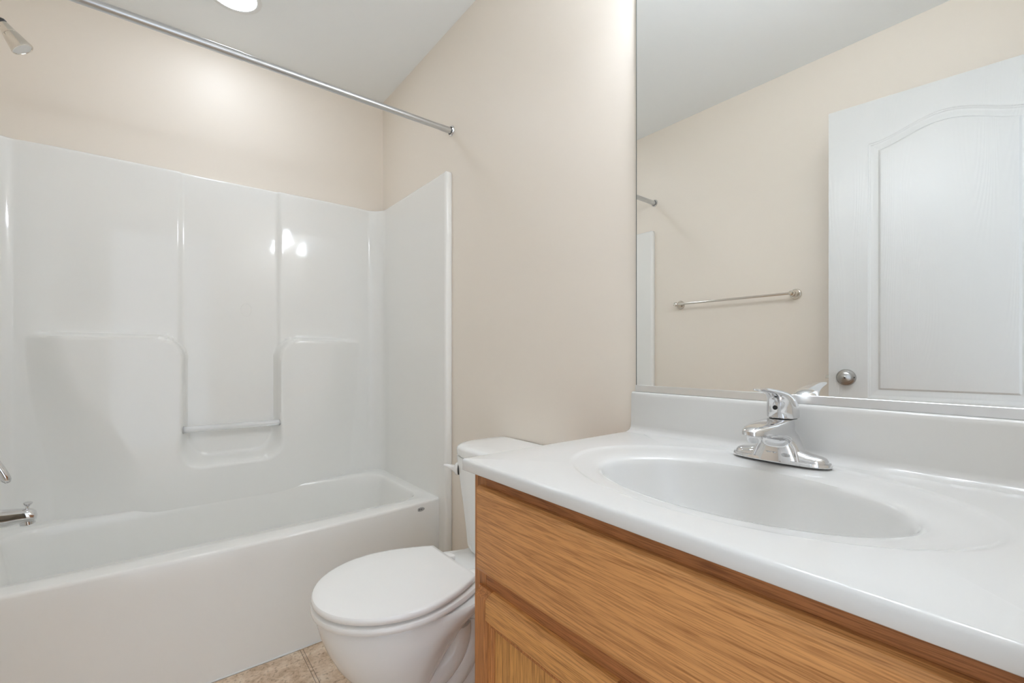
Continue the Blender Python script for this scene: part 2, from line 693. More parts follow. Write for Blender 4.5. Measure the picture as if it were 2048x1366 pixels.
# faint round residue of a sticker in the niche
lo = []
for i in range(40):
    t = 2 * pi * i / 40
    lo.append((-0.672 + 0.021 * cos(t), PY - 0.0002, 1.234 + 0.030 * sin(t)))
b = MB()
b.tube(lo + [lo[0]], 0.0009, 6, False)
b.build('sticker_residue', M_ACRYL, unit)

# ------------------------------------------------------------------ shower fittings on the left end
WX = PX0 + 0.0013
fy = -0.40
sh = thing('shower_sprayer', 'nickel shower head angled down from the wall above the tub', 'shower head', (-RW, fy, 2.07))
MB().lathe([(0.032, 0.0), (0.032, 0.003), (0.022, 0.010), (0.010, 0.013)], (-RW + 0.0003, fy, 2.075), (1, 0, 0)).build('flange', M_WARM, sh)
arm_path = smoothcurve([(-RW + 0.004, fy, 2.075), (-1.45, fy, 2.077), (-1.41, fy, 2.067), (-1.373, fy, 2.039)])
MB().tube(arm_path, 0.0098, 16).build('shower_arm', M_WARM, sh)
ax = Vector((0.50, 0.0, -0.70)).normalized()
o0 = Vector((-1.375, fy, 2.041))
MB().lathe([(0.009, 0.0), (0.013, 0.004), (0.014, 0.010), (0.012, 0.014)], o0, ax).build('ball_joint', M_DARK, sh)
hd = MB().lathe([(0.012, 0.012), (0.0135, 0.014), (0.0165, 0.030), (0.018, 0.040), (0.0175, 0.0405), (0.0195, 0.044), (0.0265, 0.078),
                 (0.028, 0.084), (0.0275, 0.088), (0.025, 0.0885), (0.024, 0.086)], o0, ax, cap=False).build('head', M_WARM, sh)
MB().lathe([(0.0241, 0.0862), (0.012, 0.0866), (0.0, 0.0866)], o0, ax).build('spray_face', M_TRIM, hd)

sp = thing('tub_spout', 'chrome tub spout with a pull-up diverter, at the left end of the tub', 'tub spout', (WX, fy, 0.54))
loops = []
for (x, zc, hz, hy) in ((WX + 0.0005, 0.534, 0.033, 0.031), (WX + 0.02, 0.533, 0.032, 0.030), (WX + 0.07, 0.5285, 0.0285, 0.027),
                        (WX + 0.11, 0.5265, 0.0255, 0.025), (WX + 0.135, 0.5270, 0.0225, 0.0235), (WX + 0.150, 0.5265, 0.0215, 0.0235),
                        (WX + 0.162, 0.5245, 0.0200, 0.0225), (WX + 0.170, 0.5215, 0.0150, 0.019), (WX + 0.173, 0.5195, 0.006, 0.010)):
    loops.append([Vector((x, fy + hy * math.copysign(abs(cos(t)) ** 0.8, cos(t)), zc + hz * math.copysign(abs(sin(t)) ** 0.8, sin(t))))
                  for t in [2 * pi * j / 32 for j in range(32)]])
bdy = MB().loft(loops)
bdy.lathe([(0.0165, -0.002), (0.0175, 0.010), (0.0175, 0.030), (0.015, 0.0302)], (WX + 0.150, fy, 0.529), (0.12, 0, -1))
bdy.build('spout_body', M_CHROME, sp)
MB().lathe([(0.0148, 0.0), (0.0148, 0.0006)], (WX + 0.1535, fy, 0.4987), (0.12, 0, -1)).build('outlet', M_BLACK, sp)
MB().lathe([(0.004, 0.0), (0.004, 0.008), (0.007, 0.011), (0.0105, 0.016), (0.011, 0.019), (0.008, 0.021)],
           (WX + 0.152, fy, 0.5465), (0.1, 0, 1)).build('diverter_knob', M_CHROME, sp)

vl = thing('shower_valve', 'chrome shower valve lever on the end panel above the tub spout', 'shower valve', (WX, fy, 0.75))
MB().lathe([(0.085, 0.0006), (0.085, 0.003), (0.080, 0.008), (0.045, 0.012), (0.030, 0.013)], (WX, fy, 0.75), (1, 0, 0), 48).build('escutcheon', M_CHROME, vl)
hv = MB().lathe([(0.029, 0.011), (0.028, 0.035), (0.024, 0.052), (0.012, 0.058)], (WX, fy, 0.75), (1, 0, 0)).build('valve_hub', M_CHROME, vl)
lp = smoothcurve([(WX + 0.045, fy, 0.748), (WX + 0.070, fy, 0.722), (WX + 0.093, fy, 0.680), (WX + 0.112, fy, 0.634)], 6)
MB().tube(lp, [lerp(0.014, 0.0125, i / (len(lp) - 1)) for i in range(len(lp) - 2)] + [0.011, 0.006], 18, sx=0.75).build('lever', M_CHROME, vl)

# ------------------------------------------------------------------ shower curtain rod
RY, RZ = -0.7505, 1.989
rod = thing('shower_curtain_rod', 'straight chrome shower curtain rod across the front of the tub', 'curtain rod', (-RW / 2, RY, RZ))
MB().tube([(-0.052, RY, RZ), (-0.80, RY, RZ)], 0.0118, 24).build('rod', M_STEEL, rod)
MB().tube([(-0.78, RY, RZ), (-RW + 0.03, RY, RZ)], 0.0130, 24).build('rod', M_STEEL, rod)
for (x, s_) in ((0.0, -1), (-RW, 1)):
    e_ = MB().tube([(x + s_ * 0.006, RY, RZ), (x + s_ * 0.055, RY, RZ)], 0.0128 if s_ < 0 else 0.0140, 24).build('end_sleeve', M_STEEL, rod, 'dull grey end sleeve')
    MB().lathe([(0.0225, 0.0004), (0.0225, 0.003), (0.020, 0.007), (0.0165, 0.008), (0.016, 0.006)], (x, RY, RZ), (s_, 0, 0)).build('flange', M_CHROME, rod)
    MB().lathe([(0.0160, 0.0064), (0.0150, 0.0072)], (x, RY, RZ), (s_, 0, 0)).build('flange_gap', M_BLACK, rod)

# ------------------------------------------------------------------ recessed ceiling light
can = thing('recessed_ceiling_light', 'round lit recessed light in the ceiling over the tub', 'ceiling light', (-0.76, -0.365, RH))
MB().lathe([(0.078, -0.002), (0.078, 0.0005), (0.097, 0.0005), (0.097, -0.003), (0.088, -0.006), (0.079, -0.004)], (-0.76, -0.365, RH), (0, 0, 1), 64, cap=False).build('trim_ring', M_TRIM, can)
MB().lathe([(0.079, -0.003), (0.06, -0.0035), (0.0, -0.0035)], (-0.76, -0.365, RH), (0, 0, 1), 64, cap=False).build('lens', M_LENS, can)

# ------------------------------------------------------------------ toilet (faces -x)
TY = -1.288
toi = thing('toilet', 'white two-piece toilet with closed round lid between tub and vanity', 'toilet', (-0.42, TY, 0))


def seat_loop(z, x_tip, x_back, hw, hw_back, n=40):
    """egg outline: round front, narrower straight back"""
    pts = []
    L_ = x_back - x_tip
    xm = x_tip + L_ * 0.53
    for i in range(n + 1):
        t = -pi / 2 + pi * i / n          # front half
        pts.append(Vector((xm - (xm - x_tip) * cos(t), TY + hw * sin(t), z)))
    back = []
    for i in range(1, 13):
        f = i / 12
        y = lerp(hw, hw_back, f ** 1.7)
        back.append((lerp(xm, x_back, f), y))
    pts += [Vector((x, TY + y, z)) for x, y in back]
    pts += [Vector((x, TY - y, z)) for x, y in reversed(back)]
    return pts


def inset(loop, k, z):
    c = sum((Vector(p) for p in loop), Vector()) / len(loop)
    return [Vector((c.x + (p.x - c.x) * k, c.y + (p.y - c.y) * k, z)) for p in loop]


LX0, LX1 = -0.705, -0.312
lidl = seat_loop(0.0, LX0, LX1, 0.186, 0.122)
MB().loft([inset(lidl, k, z) for k, z in ((0.94, 0.4085), (0.982, 0.4095), (0.997, 0.4130), (1.0, 0.4175), (0.994, 0.4225), (0.978, 0.4255),
                                         (0.93, 0.4272), (0.6, 0.4285), (0.1, 0.429))]).build('lid', M_SEAT, toi)
stl = seat_loop(0.0, LX0 - 0.001, LX1 + 0.005, 0.187, 0.128)
MB().loft([inset(stl, k, z) for k, z in ((0.90, 0.3845), (0.965, 0.3850), (0.990, 0.3865), (1.001, 0.3905), (1.001, 0.3955), (0.992, 0.4000), (0.968, 0.4025), (0.60, 0.4025), (0.60, 0.3845))],
          False, False).build('seat', M_SEAT, toi)
for dy in (-0.07, 0.07):
    MB().box(-0.306, -0.274, TY + dy - 0.018, TY + dy + 0.018, 0.384, 0.409, 0.007, 3).build('hinge', M_SEAT, toi)


def bowl_loop(z, x0, x1, hw, n=64, e=2.15):
    out = []
    xm = lerp(x0, x1, 0.5)
    for j in range(n):
        t = 2 * pi * j / n
        c, s_ = cos(t), sin(t)
        xx = xm + (x1 - x0) / 2 * math.copysign(abs(c) ** (2 / e), c)
        # narrower towards the tank
        f = (xx - x0) / (x1 - x0)
        w = hw * (1.0 if f < 0.5 else lerp(1.0, 0.72, (f - 0.5) / 0.5))
        out.append(Vector((xx, TY + w * math.copysign(abs(s_) ** (2 / e), s_), z)))
    return out


bl = []
for (z, x0, x1, hw) in ((0.0, -0.560, -0.10, 0.118), (0.018, -0.561, -0.10, 0.118), (0.030, -0.554, -0.11, 0.113), (0.040, -0.549, -0.20, 0.106), (0.055, -0.547, -0.36, 0.102),
                        (0.09, -0.545, -0.40, 0.099), (0.125, -0.548, -0.405, 0.100), (0.15, -0.560, -0.40, 0.107), (0.18, -0.590, -0.385, 0.125), (0.21, -0.622, -0.365, 0.141),
                        (0.25, -0.650, -0.33, 0.156), (0.29, -0.670, -0.285, 0.167), (0.325, -0.683, -0.225, 0.174), (0.35, -0.690, -0.14, 0.178), (0.366, -0.693, -0.07, 0.179),
                        (0.376, -0.692, -0.06, 0.178), (0.380, -0.687, -0.06, 0.174)):
    bl.append(bowl_loop(z, x0, x1, hw))
bw = MB().loft(bl)
# china deck behind the seat that carries the tank
bw.loft([rrect(-0.335, -0.03, TY - 0.128, TY + 0.128, 0.035, z, 6, 4) if k == 0 else rrect(-0.325, -0.04, TY - 0.118, TY + 0.118, 0.035, z, 6, 4)
         for z, k in ((0.30, 1), (0.355, 0), (0.378, 0), (0.384, 1))])
# trapway ribs on both flanks
bw.loft([rrect(-0.40, -0.13, TY - k, TY + k, 0.03, z, 6, 4) for z, k in ((0.02, 0.085), (0.10, 0.066), (0.28, 0.066), (0.34, 0.09))])
for sg in (-1, 1):
    for (r0, rad, y0_) in ((0.105, 0.034, 0.076), (0.158, 0.034, 0.070), (0.211, 0.033, 0.062), (0.262, 0.031, 0.052)):
        pth = []
        for i in range(21):
            t = radians(lerp(8, -96, i / 20))
            pth.append((-0.448 + r0 * cos(t), TY + sg * y0_, max(0.272 + r0 * sin(t), 0.012)))
        bw.tube(pth, rad, 18)
bw.build('bowl', M_PORC, toi, smooth=40)
for sg in (-1, 1):
    MB().lathe([(0.016, 0.0), (0.016, 0.012), (0.012, 0.020), (0.004, 0.024)], (-0.30, TY + sg * 0.112, 0.016), (0, 0, 1), 24).build('bolt_cap', M_SEAT, toi)


def tank_loop(z, xf, hw, r, xb=-0.022):
    """flat back, rounded front corners"""
    pts = [Vector((xb, TY - hw + 0.01, z)), Vector((xb, TY + hw - 0.01, z))]
    out = []
    n = 10
    for i in range(n + 1):
        out.append(Vector((xb, lerp(TY - hw + 0.006, TY + hw - 0.006, i / n), z)))
    for i in range(1, 5):
        t = i / 4
        out.append(Vector((lerp(xb, xf + r, t) if i < 4 else xf + r, TY + hw, z)))
    for i in range(1, 11):
        t = pi / 2 * i / 10
        out.append(Vector((xf + r - r * sin(t), TY + hw - r * 0.8 + r * 0.8 * cos(t), z)))
    for i in range(1, 11):
        t = i / 10
        y = lerp(TY + hw - 0.8 * r, TY - hw + 0.8 * r, t)
        out.append(Vector((xf - 0.012 * (1 - ((y - TY) / hw) ** 2), y, z)))
    for i in range(1, 11):
        t = pi / 2 * i / 10
        out.append(Vector((xf + r - r * cos(t), TY - hw + r * 0.8 - r * 0.8 * sin(t), z)))
    for i in range(1, 4):
        out.append(Vector((lerp(xf + r, xb, i / 4), TY - hw, z)))
    return out


tl = []
for (z, xf, hw) in ((0.3885, -0.190, 0.116), (0.392, -0.196, 0.121), (0.400, -0.198, 0.124), (0.46, -0.199, 0.134), (0.54, -0.200, 0.151), (0.625, -0.201, 0.173), (0.684, -0.203, 0.184)):
    tl.append(tank_loop(z, xf, hw, 0.032, -0.008))
MB().loft(tl).build('tank', M_PORC, toi)
MB().lathe([(0.085, 0.0), (0.085, 0.008)], (-0.10, TY, 0.382), (0, 0, 1), 24).build('tank_gasket', M_DARK, toi)
ll = []
for (z, d) in ((0.685, -0.006), (0.687, 0.0), (0.692, 0.004), (0.712, 0.005), (0.719, 0.002), (0.724, -0.005), (0.7265, -0.016), (0.7275, -0.06), (0.728, -0.12)):
    ll.append(tank_loop(z, -0.208 - d, 0.196 + d, 0.085, -0.004))
MB().loft(ll).build('tank_lid', M_PORC, toi)
lev = MB()
lx, ly, lz = -0.190, TY + 0.167, 0.638
nrm = Vector((-0.75, 0.66, 0)).normalized()
lev.lathe([(0.021, 0.004), (0.0215, 0.008), (0.019, 0.013), (0.013, 0.017), (0.011, 0.020)], Vector((lx, ly, lz)), nrm, 28)
base_ = Vector((lx, ly, lz))
pp = smoothcurve([base_ + nrm * 0.012, base_ + nrm * 0.020 + Vector((-0.003, 0.001, 0.004)), base_ + nrm * 0.028 + Vector((-0.010, 0.003, 0.010)),
                  base_ + nrm * 0.036 + Vector((-0.018, 0.006, 0.014))], 5)
lev.tube(pp, [lerp(0.0150, 0.0030, (i / (len(pp) - 1)) ** 0.8) for i in range(len(pp))], 16)
lv = lev.build('flush_lever', M_SEAT, toi)
MB().lathe([(0.0205, 0.0008), (0.0205, 0.0042)], Vector((lx, ly, lz)), nrm, 24).build('lever_gasket', M_BLACK, lv)

# ------------------------------------------------------------------ vanity cabinet
VY0, VY1 = -RL + 0.004, -1.6985         # right and left ends
FX = -0.512                            # face frame plane
cab = thing('vanity_cabinet', 'honey oak vanity cabinet with a flat false drawer front and panel doors', 'vanity cabinet', (-0.26, (VY0 + VY1) / 2, 0))
MB().box(FX + 0.018, -0.002, VY1 - 0.012, VY1, 0.0, 0.8025, 0.001, 1).build('side_panel', M_OAK_V, cab)
MB().box(FX + 0.018, -0.002, VY0, VY0 + 0.012, 0.0, 0.8025, 0.001, 1).build('side_panel', M_OAK_V, cab)
MB().box(FX + 0.06, FX + 0.075, VY0 + 0.013, VY1 - 0.013, 0.0, 0.10).build('toe_kick', M_OAK_T, cab)
MB().box(FX + 0.076, -0.004, VY0 + 0.013, VY1 - 0.013, 0.10, 0.115).build('bottom_shelf', M_OAK_T, cab)
for (a, b_) in ((VY1 - 0.038, VY1), (VY0, VY0 + 0.038)):
    MB().box(FX, FX + 0.0178, a, b_, 0.10, 0.8025, 0.001, 1).build('face_stile', M_OAK_V, cab)
for (a, b_) in ((0.752, 0.8025), (0.565, 0.625), (0.101, 0.14)):
    MB().box(FX, FX + 0.0178, VY0 + 0.0382, VY1 - 0.0382, a, b_, 0.001, 1).build('face_rail', M_OAK_T, cab)


def raised_front(y0, y1, z0, z1, xb, xf, bev, name, mat, lip=0.004):
    """slab front: square back edge, long bevel to the face"""
    L0 = lambda x, d: [Vector((x, y0 + d, z0 + d)), Vector((x, y1 - d, z0 + d)), Vector((x, y1 - d, z1 - d)), Vector((x, y0 + d, z1 - d))]
    return MB().loft([L0(xb, 0), L0(xb - lip, 0), L0(lerp(xb - lip, xf, 0.55), bev * 0.25), L0(xf, bev), L0(xf - 0.0004, bev + 0.003)]).build(name, mat, cab, smooth=20)


raised_front(VY0 + 0.006, VY1 - 0.0235, 0.617, 0.776, FX - 0.0004, FX - 0.019, 0.011, 'false_drawer_front', M_OAK_H, 0.006)

DZ0, DZ1 = 0.125, 0.588


def cab_door(y0, y1):
    d = None
    xb, xf = FX - 0.0004, FX - 0.020
    st, rl = 0.040, 0.043
    root = MB()
    # stiles carry the outline, rails sit between them; outer edges bevelled (finger pull)
    def stile(a, b_, outer):
        m_ = MB()
        o_ = -1 if outer == 'lo' else 1
        ya, yb = a, b_
        e0 = ya if outer == 'lo' else yb
        prof = [(xb, e0), (xb - 0.006, e0), (xf, e0 - o_ * 0.006), (xf, (yb if outer == 'lo' else ya) + o_ * 0.004), (xf + 0.005, (yb if outer == 'lo' else ya)), (xb, (yb if outer == 'lo' else ya))]
        lo = []
        for (z, ins) in ((DZ0, 0), (DZ1 - 0.012, 0), (DZ1, 1)):
            lo.append([Vector((max(x, xb - 0.007) if ins else x, y, z)) for x, y in prof])
        return m_.loft(lo)
    d = stile(y1 - st, y1, 'hi').build('cabinet_door', M_OAK_V, cab, 'oak door with panel', smooth=20)
    stile(y0, y0 + st, 'lo').build('stile', M_OAK_V, d, smooth=20)
    for (z0, z1, top) in ((DZ1 - rl - 0.008, DZ1, 1), (DZ0, DZ0 + rl, 0)):
        prof = [(xb, z0), (xf + 0.005, z0), (xf, z0 + 0.004), (xf, z1 - (0.011 if top else 0.004)), (xb - 0.006, z1 - 0.001), (xb, z1)]
        lo = [[Vector((x, y, z)) for x, z in prof] for y in (y0 + st + 0.0002, y1 - st - 0.0002)]
        MB().loft(lo).build('rail', M_OAK_R, d, smooth=20)
    # inner profile bead and the flat panel
    pz0, pz1, py0, py1 = DZ0 + rl, DZ1 - rl - 0.008, y0 + st, y1 - st
    lo = []
    for (x, k) in ((xf + 0.0055, -0.0002), (xf + 0.0075, 0.004), (xf + 0.0065, 0.007), (xf + 0.0115, 0.011), (xf + 0.0125, 0.014)):
        lo.append([Vector((x, py0 + k, pz0 + k)), Vector((x, py1 - k, pz0 + k)), Vector((x, py1 - k, pz1 - k)), Vector((x, py0 + k, pz1 - k))])
    MB().loft(lo, False, False).build('bead', M_OAK_V, d, smooth=0)
    MB().box(xf + 0.0127, xb, py0 + 0.002, py1 - 0.002, pz0 + 0.002, pz1 - 0.002).build('panel', M_OAK_P, d)
    return d


YM = (VY0 + VY1 - 0.024) / 2
cab_door(YM + 0.003, VY1 - 0.024)
cab_door(VY0 + 0.004, YM - 0.003)

# ------------------------------------------------------------------ vanity top with moulded basin
CT = 0.825
vt = thing('countertop', 'glossy white vanity countertop with a moulded oval basin and backsplash', 'countertop', (-0.27, -2.08, 0.803))
SC = Vector((-0.292, -2.088, 0))
X0, X1, Y0, Y1 = -0.541, -0.0006, -RL + 0.0008, -1.692
rl_ = rrect(X0, X1, Y0, Y1, 0.010, CT, 6, 30)


def ell(v, ax, ay, cx, cy, z):
    t = atan2((v.y - SC.y) / 0.29, (v.x - SC.x) / 0.235)
    return Vector((cx + ax * cos(t), cy + ay * sin(t), z))


def offs(v, d, z):
    """outline moved inwards by d (front and left edges only matter)"""
    x = min(max(v.x, X0 + d), X1)
    y = min(max(v.y, Y0), Y1 - d)
    return Vector((x, y, z))


lo = [[offs(v, 0.012, 0.8035) for v in rl_], [offs(v, 0.0015, 0.8035) for v in rl_], [offs(v, 0.0, 0.805) for v in rl_], [offs(v, 0.0, CT - 0.0075) for v in rl_],
      [offs(v, 0.0008, CT - 0.0045) for v in rl_], [offs(v, 0.0024, CT - 0.0018) for v in rl_], [offs(v, 0.005, CT - 0.0004) for v in rl_], [offs(v, 0.008, CT) for v in rl_]]
A0, B0, C0 = 0.212, 0.300, -0.270
for (k, z) in ((1.02, CT), (1.005, CT - 0.0002), (0.992, CT - 0.0010), (0.980, CT - 0.0022), (0.965, CT - 0.0028)):
    lo.append([ell(v, A0 * k, B0 * k, C0, SC.y, z) for v in rl_])
A1, B1, C1 = 0.146, 0.230, -0.292
for (f, z) in ((0.3, CT - 0.0036), (0.6, CT - 0.0048), (0.85, CT - 0.0064)):
    lo.append([ell(v, lerp(A0 * 0.965, A1, f), lerp(B0 * 0.965, B1, f), lerp(C0, C1, f), SC.y, z) for v in rl_])
for (k, z) in ((1.0, CT - 0.0090), (0.982, CT - 0.0135), (0.965, CT - 0.022), (0.93, CT - 0.045), (0.87, CT - 0.075), (0.78, CT - 0.105), (0.66, CT - 0.125), (0.5, CT - 0.137), (0.3, CT - 0.144), (0.13, CT - 0.1465)):
    lo.append([ell(v, A1 * k, B1 * k, C1, SC.y, z) for v in rl_])
MB().loft(lo, False, True).build('basin_deck', M_MARBLE, vt, smooth=45)
# backsplash with a coved foot
pf = [(-0.0006, CT - 0.0006), (-0.044, CT - 0.0006), (-0.040, CT + 0.0003), (-0.032, CT + 0.0022), (-0.026, CT + 0.0055), (-0.0222, CT + 0.011), (-0.0208, CT + 0.018), (-0.020, 0.918), (-0.0190, 0.9235), (-0.0165, 0.927), (-0.013, 0.928), (-0.0006, 0.928)]
lo = []
for (y, k) in ((-1.697, 0.003), (-1.6975, 0.0015), (-1.699, 0.0), (Y0, 0.0)):
    lo.append([Vector((min(x + k, -0.0006), y, z - (k if z > 0.9 else 0))) for x, z in pf])
MB().loft(lo).build('backsplash', M_MARBLE, vt, smooth=50)
# overflow and drain
MB().lathe([(0.0305, 0.0), (0.0305, 0.003), (0.025, 0.004), (0.022, 0.0015)], (C1, SC.y, CT - 0.1468), (0, 0, 1), 32).build('drain_flange', M_CHROME, vt)
MB().lathe([(0.018, 0.0), (0.019, 0.006), (0.012, 0.009), (0.0, 0.0095)], (C1, SC.y, CT - 0.1455), (0, 0, 1), 32).build('drain_stopper', M_CHROME, vt)

# ------------------------------------------------------------------ faucet
FY = -2.080
fa = thing('faucet', 'chrome single-lever bathroom faucet at the back of the oval basin', 'faucet', (-0.075, FY, CT))


def fl(z, xc, hx, hy, e=2.2, n=48):
    return superloop(xc, FY, z, hx, hy, n, e)


Z = CT + 0.0002
FXc = -0.076
MB().loft([fl(Z, FXc, 0.0285, 0.0845, 2.6), fl(Z + 0.003, FXc, 0.0285, 0.0845, 2.6), fl(Z + 0.0065, FXc, 0.027, 0.083, 2.6), fl(Z + 0.0075, FXc, 0.022, 0.078, 2.6)]).build('base_plate', M_CHROME, fa)
for sg in (-1, 1):          # the two low rounded wings
    lo = []
    for (f, hz, hx) in ((0.030, 0.0255, 0.0235), (0.040, 0.0200, 0.0225), (0.050, 0.0165, 0.0215), (0.060, 0.0150, 0.0205), (0.068, 0.0140, 0.0185), (0.0745, 0.0115, 0.0145), (0.0785, 0.0075, 0.008), (0.080, 0.004, 0.002)):
        lo.append([Vector((FXc + hx * cos(t), FY + sg * f, Z + 0.004 + max(hz * math.copysign(abs(sin(t)) ** 0.75, sin(t)), -0.001))) for t in [2 * pi * j / 28 for j in range(28)]])
    MB().loft(lo).build('wing', M_CHROME, fa)
body = MB()
bs = []      # z, x front, x back, half width
for (z, xf, xb, hy, e) in ((Z + 0.002, -0.106, -0.048, 0.050, 2.6), (Z + 0.010, -0.105, -0.048, 0.0465, 2.6), (Z + 0.022, -0.1015, -0.047, 0.0405, 2.5),
                           (Z + 0.034, -0.100, -0.045, 0.0350, 2.5), (Z + 0.042, -0.103, -0.043, 0.0310, 2.5), (Z + 0.048, -0.114, -0.041, 0.0285, 2.5),
                           (Z + 0.052, -0.135, -0.040, 0.0262, 2.5), (Z + 0.0545, -0.160, -0.039, 0.0256, 2.5), (Z + 0.0565, -0.192, -0.0385, 0.0250, 2.6),
                           (Z + 0.0600, -0.2035, -0.038, 0.0248, 2.8), (Z + 0.0665, -0.2035, -0.037, 0.0245, 2.8), (Z + 0.0715, -0.198, -0.036, 0.0240, 2.6),
                           (Z + 0.0745, -0.182, -0.035, 0.0235, 2.4), (Z + 0.0765, -0.150, -0.034, 0.0230, 2.3), (Z + 0.078, -0.110, -0.033, 0.0225, 2.2), (Z + 0.079, -0.080, -0.034, 0.019, 2.0)):
    bs.append(fl(z, (xf + xb) / 2, (xb - xf) / 2, hy, e))
body.loft(bs)
for sg in (-1, 1):          # raised edges of the arch under the spout
    body.tube(smoothcurve([(-0.165, FY + sg * 0.0215, Z + 0.0570), (-0.117, FY + sg * 0.0232, Z + 0.0510), (-0.0955, FY + sg * 0.0248, Z + 0.041), (-0.0945, FY + sg * 0.0325, Z + 0.025), (-0.0985, FY + sg * 0.0385, Z + 0.005)], 6), [0.0022] * 6 + [0.0032] * 19, 10)
body.build('spout', M_CHROME, fa, smooth=40)
MB().lathe([(0.0118, -0.004), (0.0118, 0.004), (0.0105, 0.008), (0.0105, 0.0085)], (-0.181, FY, Z + 0.0545), (0, 0, -1), 28).build('aerator', M_CHROME, fa)
MB().lathe([(0.009, 0.0086), (0.0, 0.0084)], (-0.181, FY, Z + 0.0545), (0, 0, -1), 24).build('aerator_screen', M_DARK, fa)
MB().loft([superloop(-0.060, FY, z, r, r, 32) for z, r in ((Z + 0.0780, 0.0235), (Z + 0.0809, 0.0235))]).build('neck_gap', M_DARK, fa)
lv = MB()
ls = []
for (z, xf, xb, hy, e) in ((0.0, -0.0885, -0.032, 0.0262, 2.1), (0.002, -0.0895, -0.031, 0.0268, 2.1), (0.012, -0.0905, -0.0315, 0.0268, 2.1), (0.022, -0.091, -0.034, 0.0258, 2.1),
                           (0.031, -0.0935, -0.038, 0.0240, 2.1), (0.038, -0.099, -0.044, 0.0218, 2.1), (0.044, -0.110, -0.052, 0.0195, 2.1), (0.0485, -0.128, -0.064, 0.0172, 2.2),
                           (0.0520, -0.150, -0.079, 0.0150, 2.2), (0.0545, -0.166, -0.096, 0.0132, 2.3), (0.0565, -0.175, -0.112, 0.0118, 2.3), (0.0585, -0.1755, -0.128, 0.0105, 2.3), (0.0597, -0.171, -0.142, 0.007, 2.2)):
    ls.append(fl(Z + 0.0800 + z, (xf + xb) / 2, (xb - xf) / 2, hy, e))
lvo = lv.loft(ls).build('lever', M_CHROME, fa, smooth=40)
MB().lathe([(0.0042, 0.0), (0.0042, 0.0012), (0.0, 0.0013)], (-0.0907, FY + 0.002, Z + 0.0808 + 0.019), (-1, 0, 0), 20).build('set_screw', M_BLACK, lvo)
# small oval emblem on the front of the body
lo = []
for (k, d) in ((1, 0.0), (1, 0.0016), (0.8, 0.0022), (0.05, 0.0012)):
    lo.append([Vector((-0.1035 - d, FY - 0.021 + 0.0072 * k * cos(t), Z + 0.0165 + 0.0032 * k * sin(t))) for t in [2 * pi * j / 24 for j in range(24)]])
MB().loft(lo).build('emblem', M_STEEL, fa)
b = MB()
for i, yy in enumerate((0.010, 0.005, 0.0, -0.005)):
    b.box(-0.1056, -0.1036, FY + yy, FY + yy + 0.0028, Z + 0.019, Z + 0.0196).box(-0.1056, -0.1036, FY + yy + (0.0022 if i % 2 else 0.0), FY + yy + (0.0028 if i % 2 else 0.0006), Z + 0.0175, Z + 0.0196)
b.build('faint_lettering', M_STEEL, fa)

# ------------------------------------------------------------------ wall mirror
mr = thing('wall_mirror', 'large frameless wall mirror standing on the backsplash above the vanity', 'mirror', (-0.004, -2.08, 0.929))
MY0, MY1, MZ0, MZ1 = -RL + 0.010, -1.7065, 0.9335, 1.985
g = MB().box(-0.0078, -0.0026, MY0, MY1, MZ0, MZ1, 0.0006, 1).build('glass', M_MIRROR, mr, smooth=0)
MB().box(-0.0080, -0.0024, MY1 + 0.0001, MY1 + 0.0014, MZ0, MZ1).build('glass_edge', M_EDGE, mr, 'dark polished edge')
ch = [(-0.0022, 0.9285), (-0.0105, 0.9285), (-0.0105, 0.9445), (-0.0096, 0.9452), (-0.0084, 0.9445), (-0.0082, 0.9320), (-0.0022, 0.9320)]
MB().loft([[Vector((x, y, z)) for x, z in ch] for y in (MY0, MY1 + 0.002)]).build('channel', M_ALU, mr, 'grey aluminium channel under the glass', smooth=0)

# ------------------------------------------------------------------ vanity light (above the frame; lights the room)
va = thing('vanity_light', 'lit three-shade light bar on the wall above the large mirror', 'wall light', (-0.02, -2.085, 2.10))
MB().box(-0.024, -0.0008, -2.085 - 0.24, -2.085 + 0.24, 2.075, 2.175, 0.008, 3).build('backplate', M_NICKEL, va)
for k in (-1, 0, 1):
    y = -2.085 + k * 0.19
    MB().tube(smoothcurve([(-0.02, y, 2.13), (-0.07, y, 2.145), (-0.11, y, 2.135), (-0.115, y, 2.10)], 6), 0.008, 14).build('arm', M_NICKEL, va)
    MB().lathe([(0.014, 0.0), (0.022, 0.012), (0.030, 0.04), (0.042, 0.085), (0.050, 0.105), (0.047, 0.105), (0.0, 0.07)], (-0.115, y, 2.10), (0, 0, -1), 28).build('shade', M_SHADE, va, 'lit frosted glass shade')

# ------------------------------------------------------------------ towel bar on the left wall
tb = thing('towel_bar', 'slim nickel towel bar on the beige wall, seen in the mirror', 'towel bar', (-RW, -1.245, 1.327))
TZ = 1.327
for y in (-0.933, -1.556):
    MB().lathe([(0.026, 0.0005), (0.026, 0.004), (0.0235, 0.008), (0.020, 0.009), (0.0185, 0.013), (0.013, 0.018), (0.0105, 0.028), (0.0105, 0.040)], (-RW, y, TZ), (1, 0, 0), 36).build('rosette', M_WARM, tb)
    MB().lathe([(0.006, -0.014), (0.0115, -0.011), (0.0135, 0.0), (0.0115, 0.011), (0.006, 0.015)], (-RW + 0.053, y, TZ), (1, 0, 0), 28).build('finial', M_WARM, tb)
MB().tube([(-RW + 0.053, -0.940, TZ), (-RW + 0.053, -1.549, TZ)], 0.0065, 18).build('bar', M_WARM, tb)

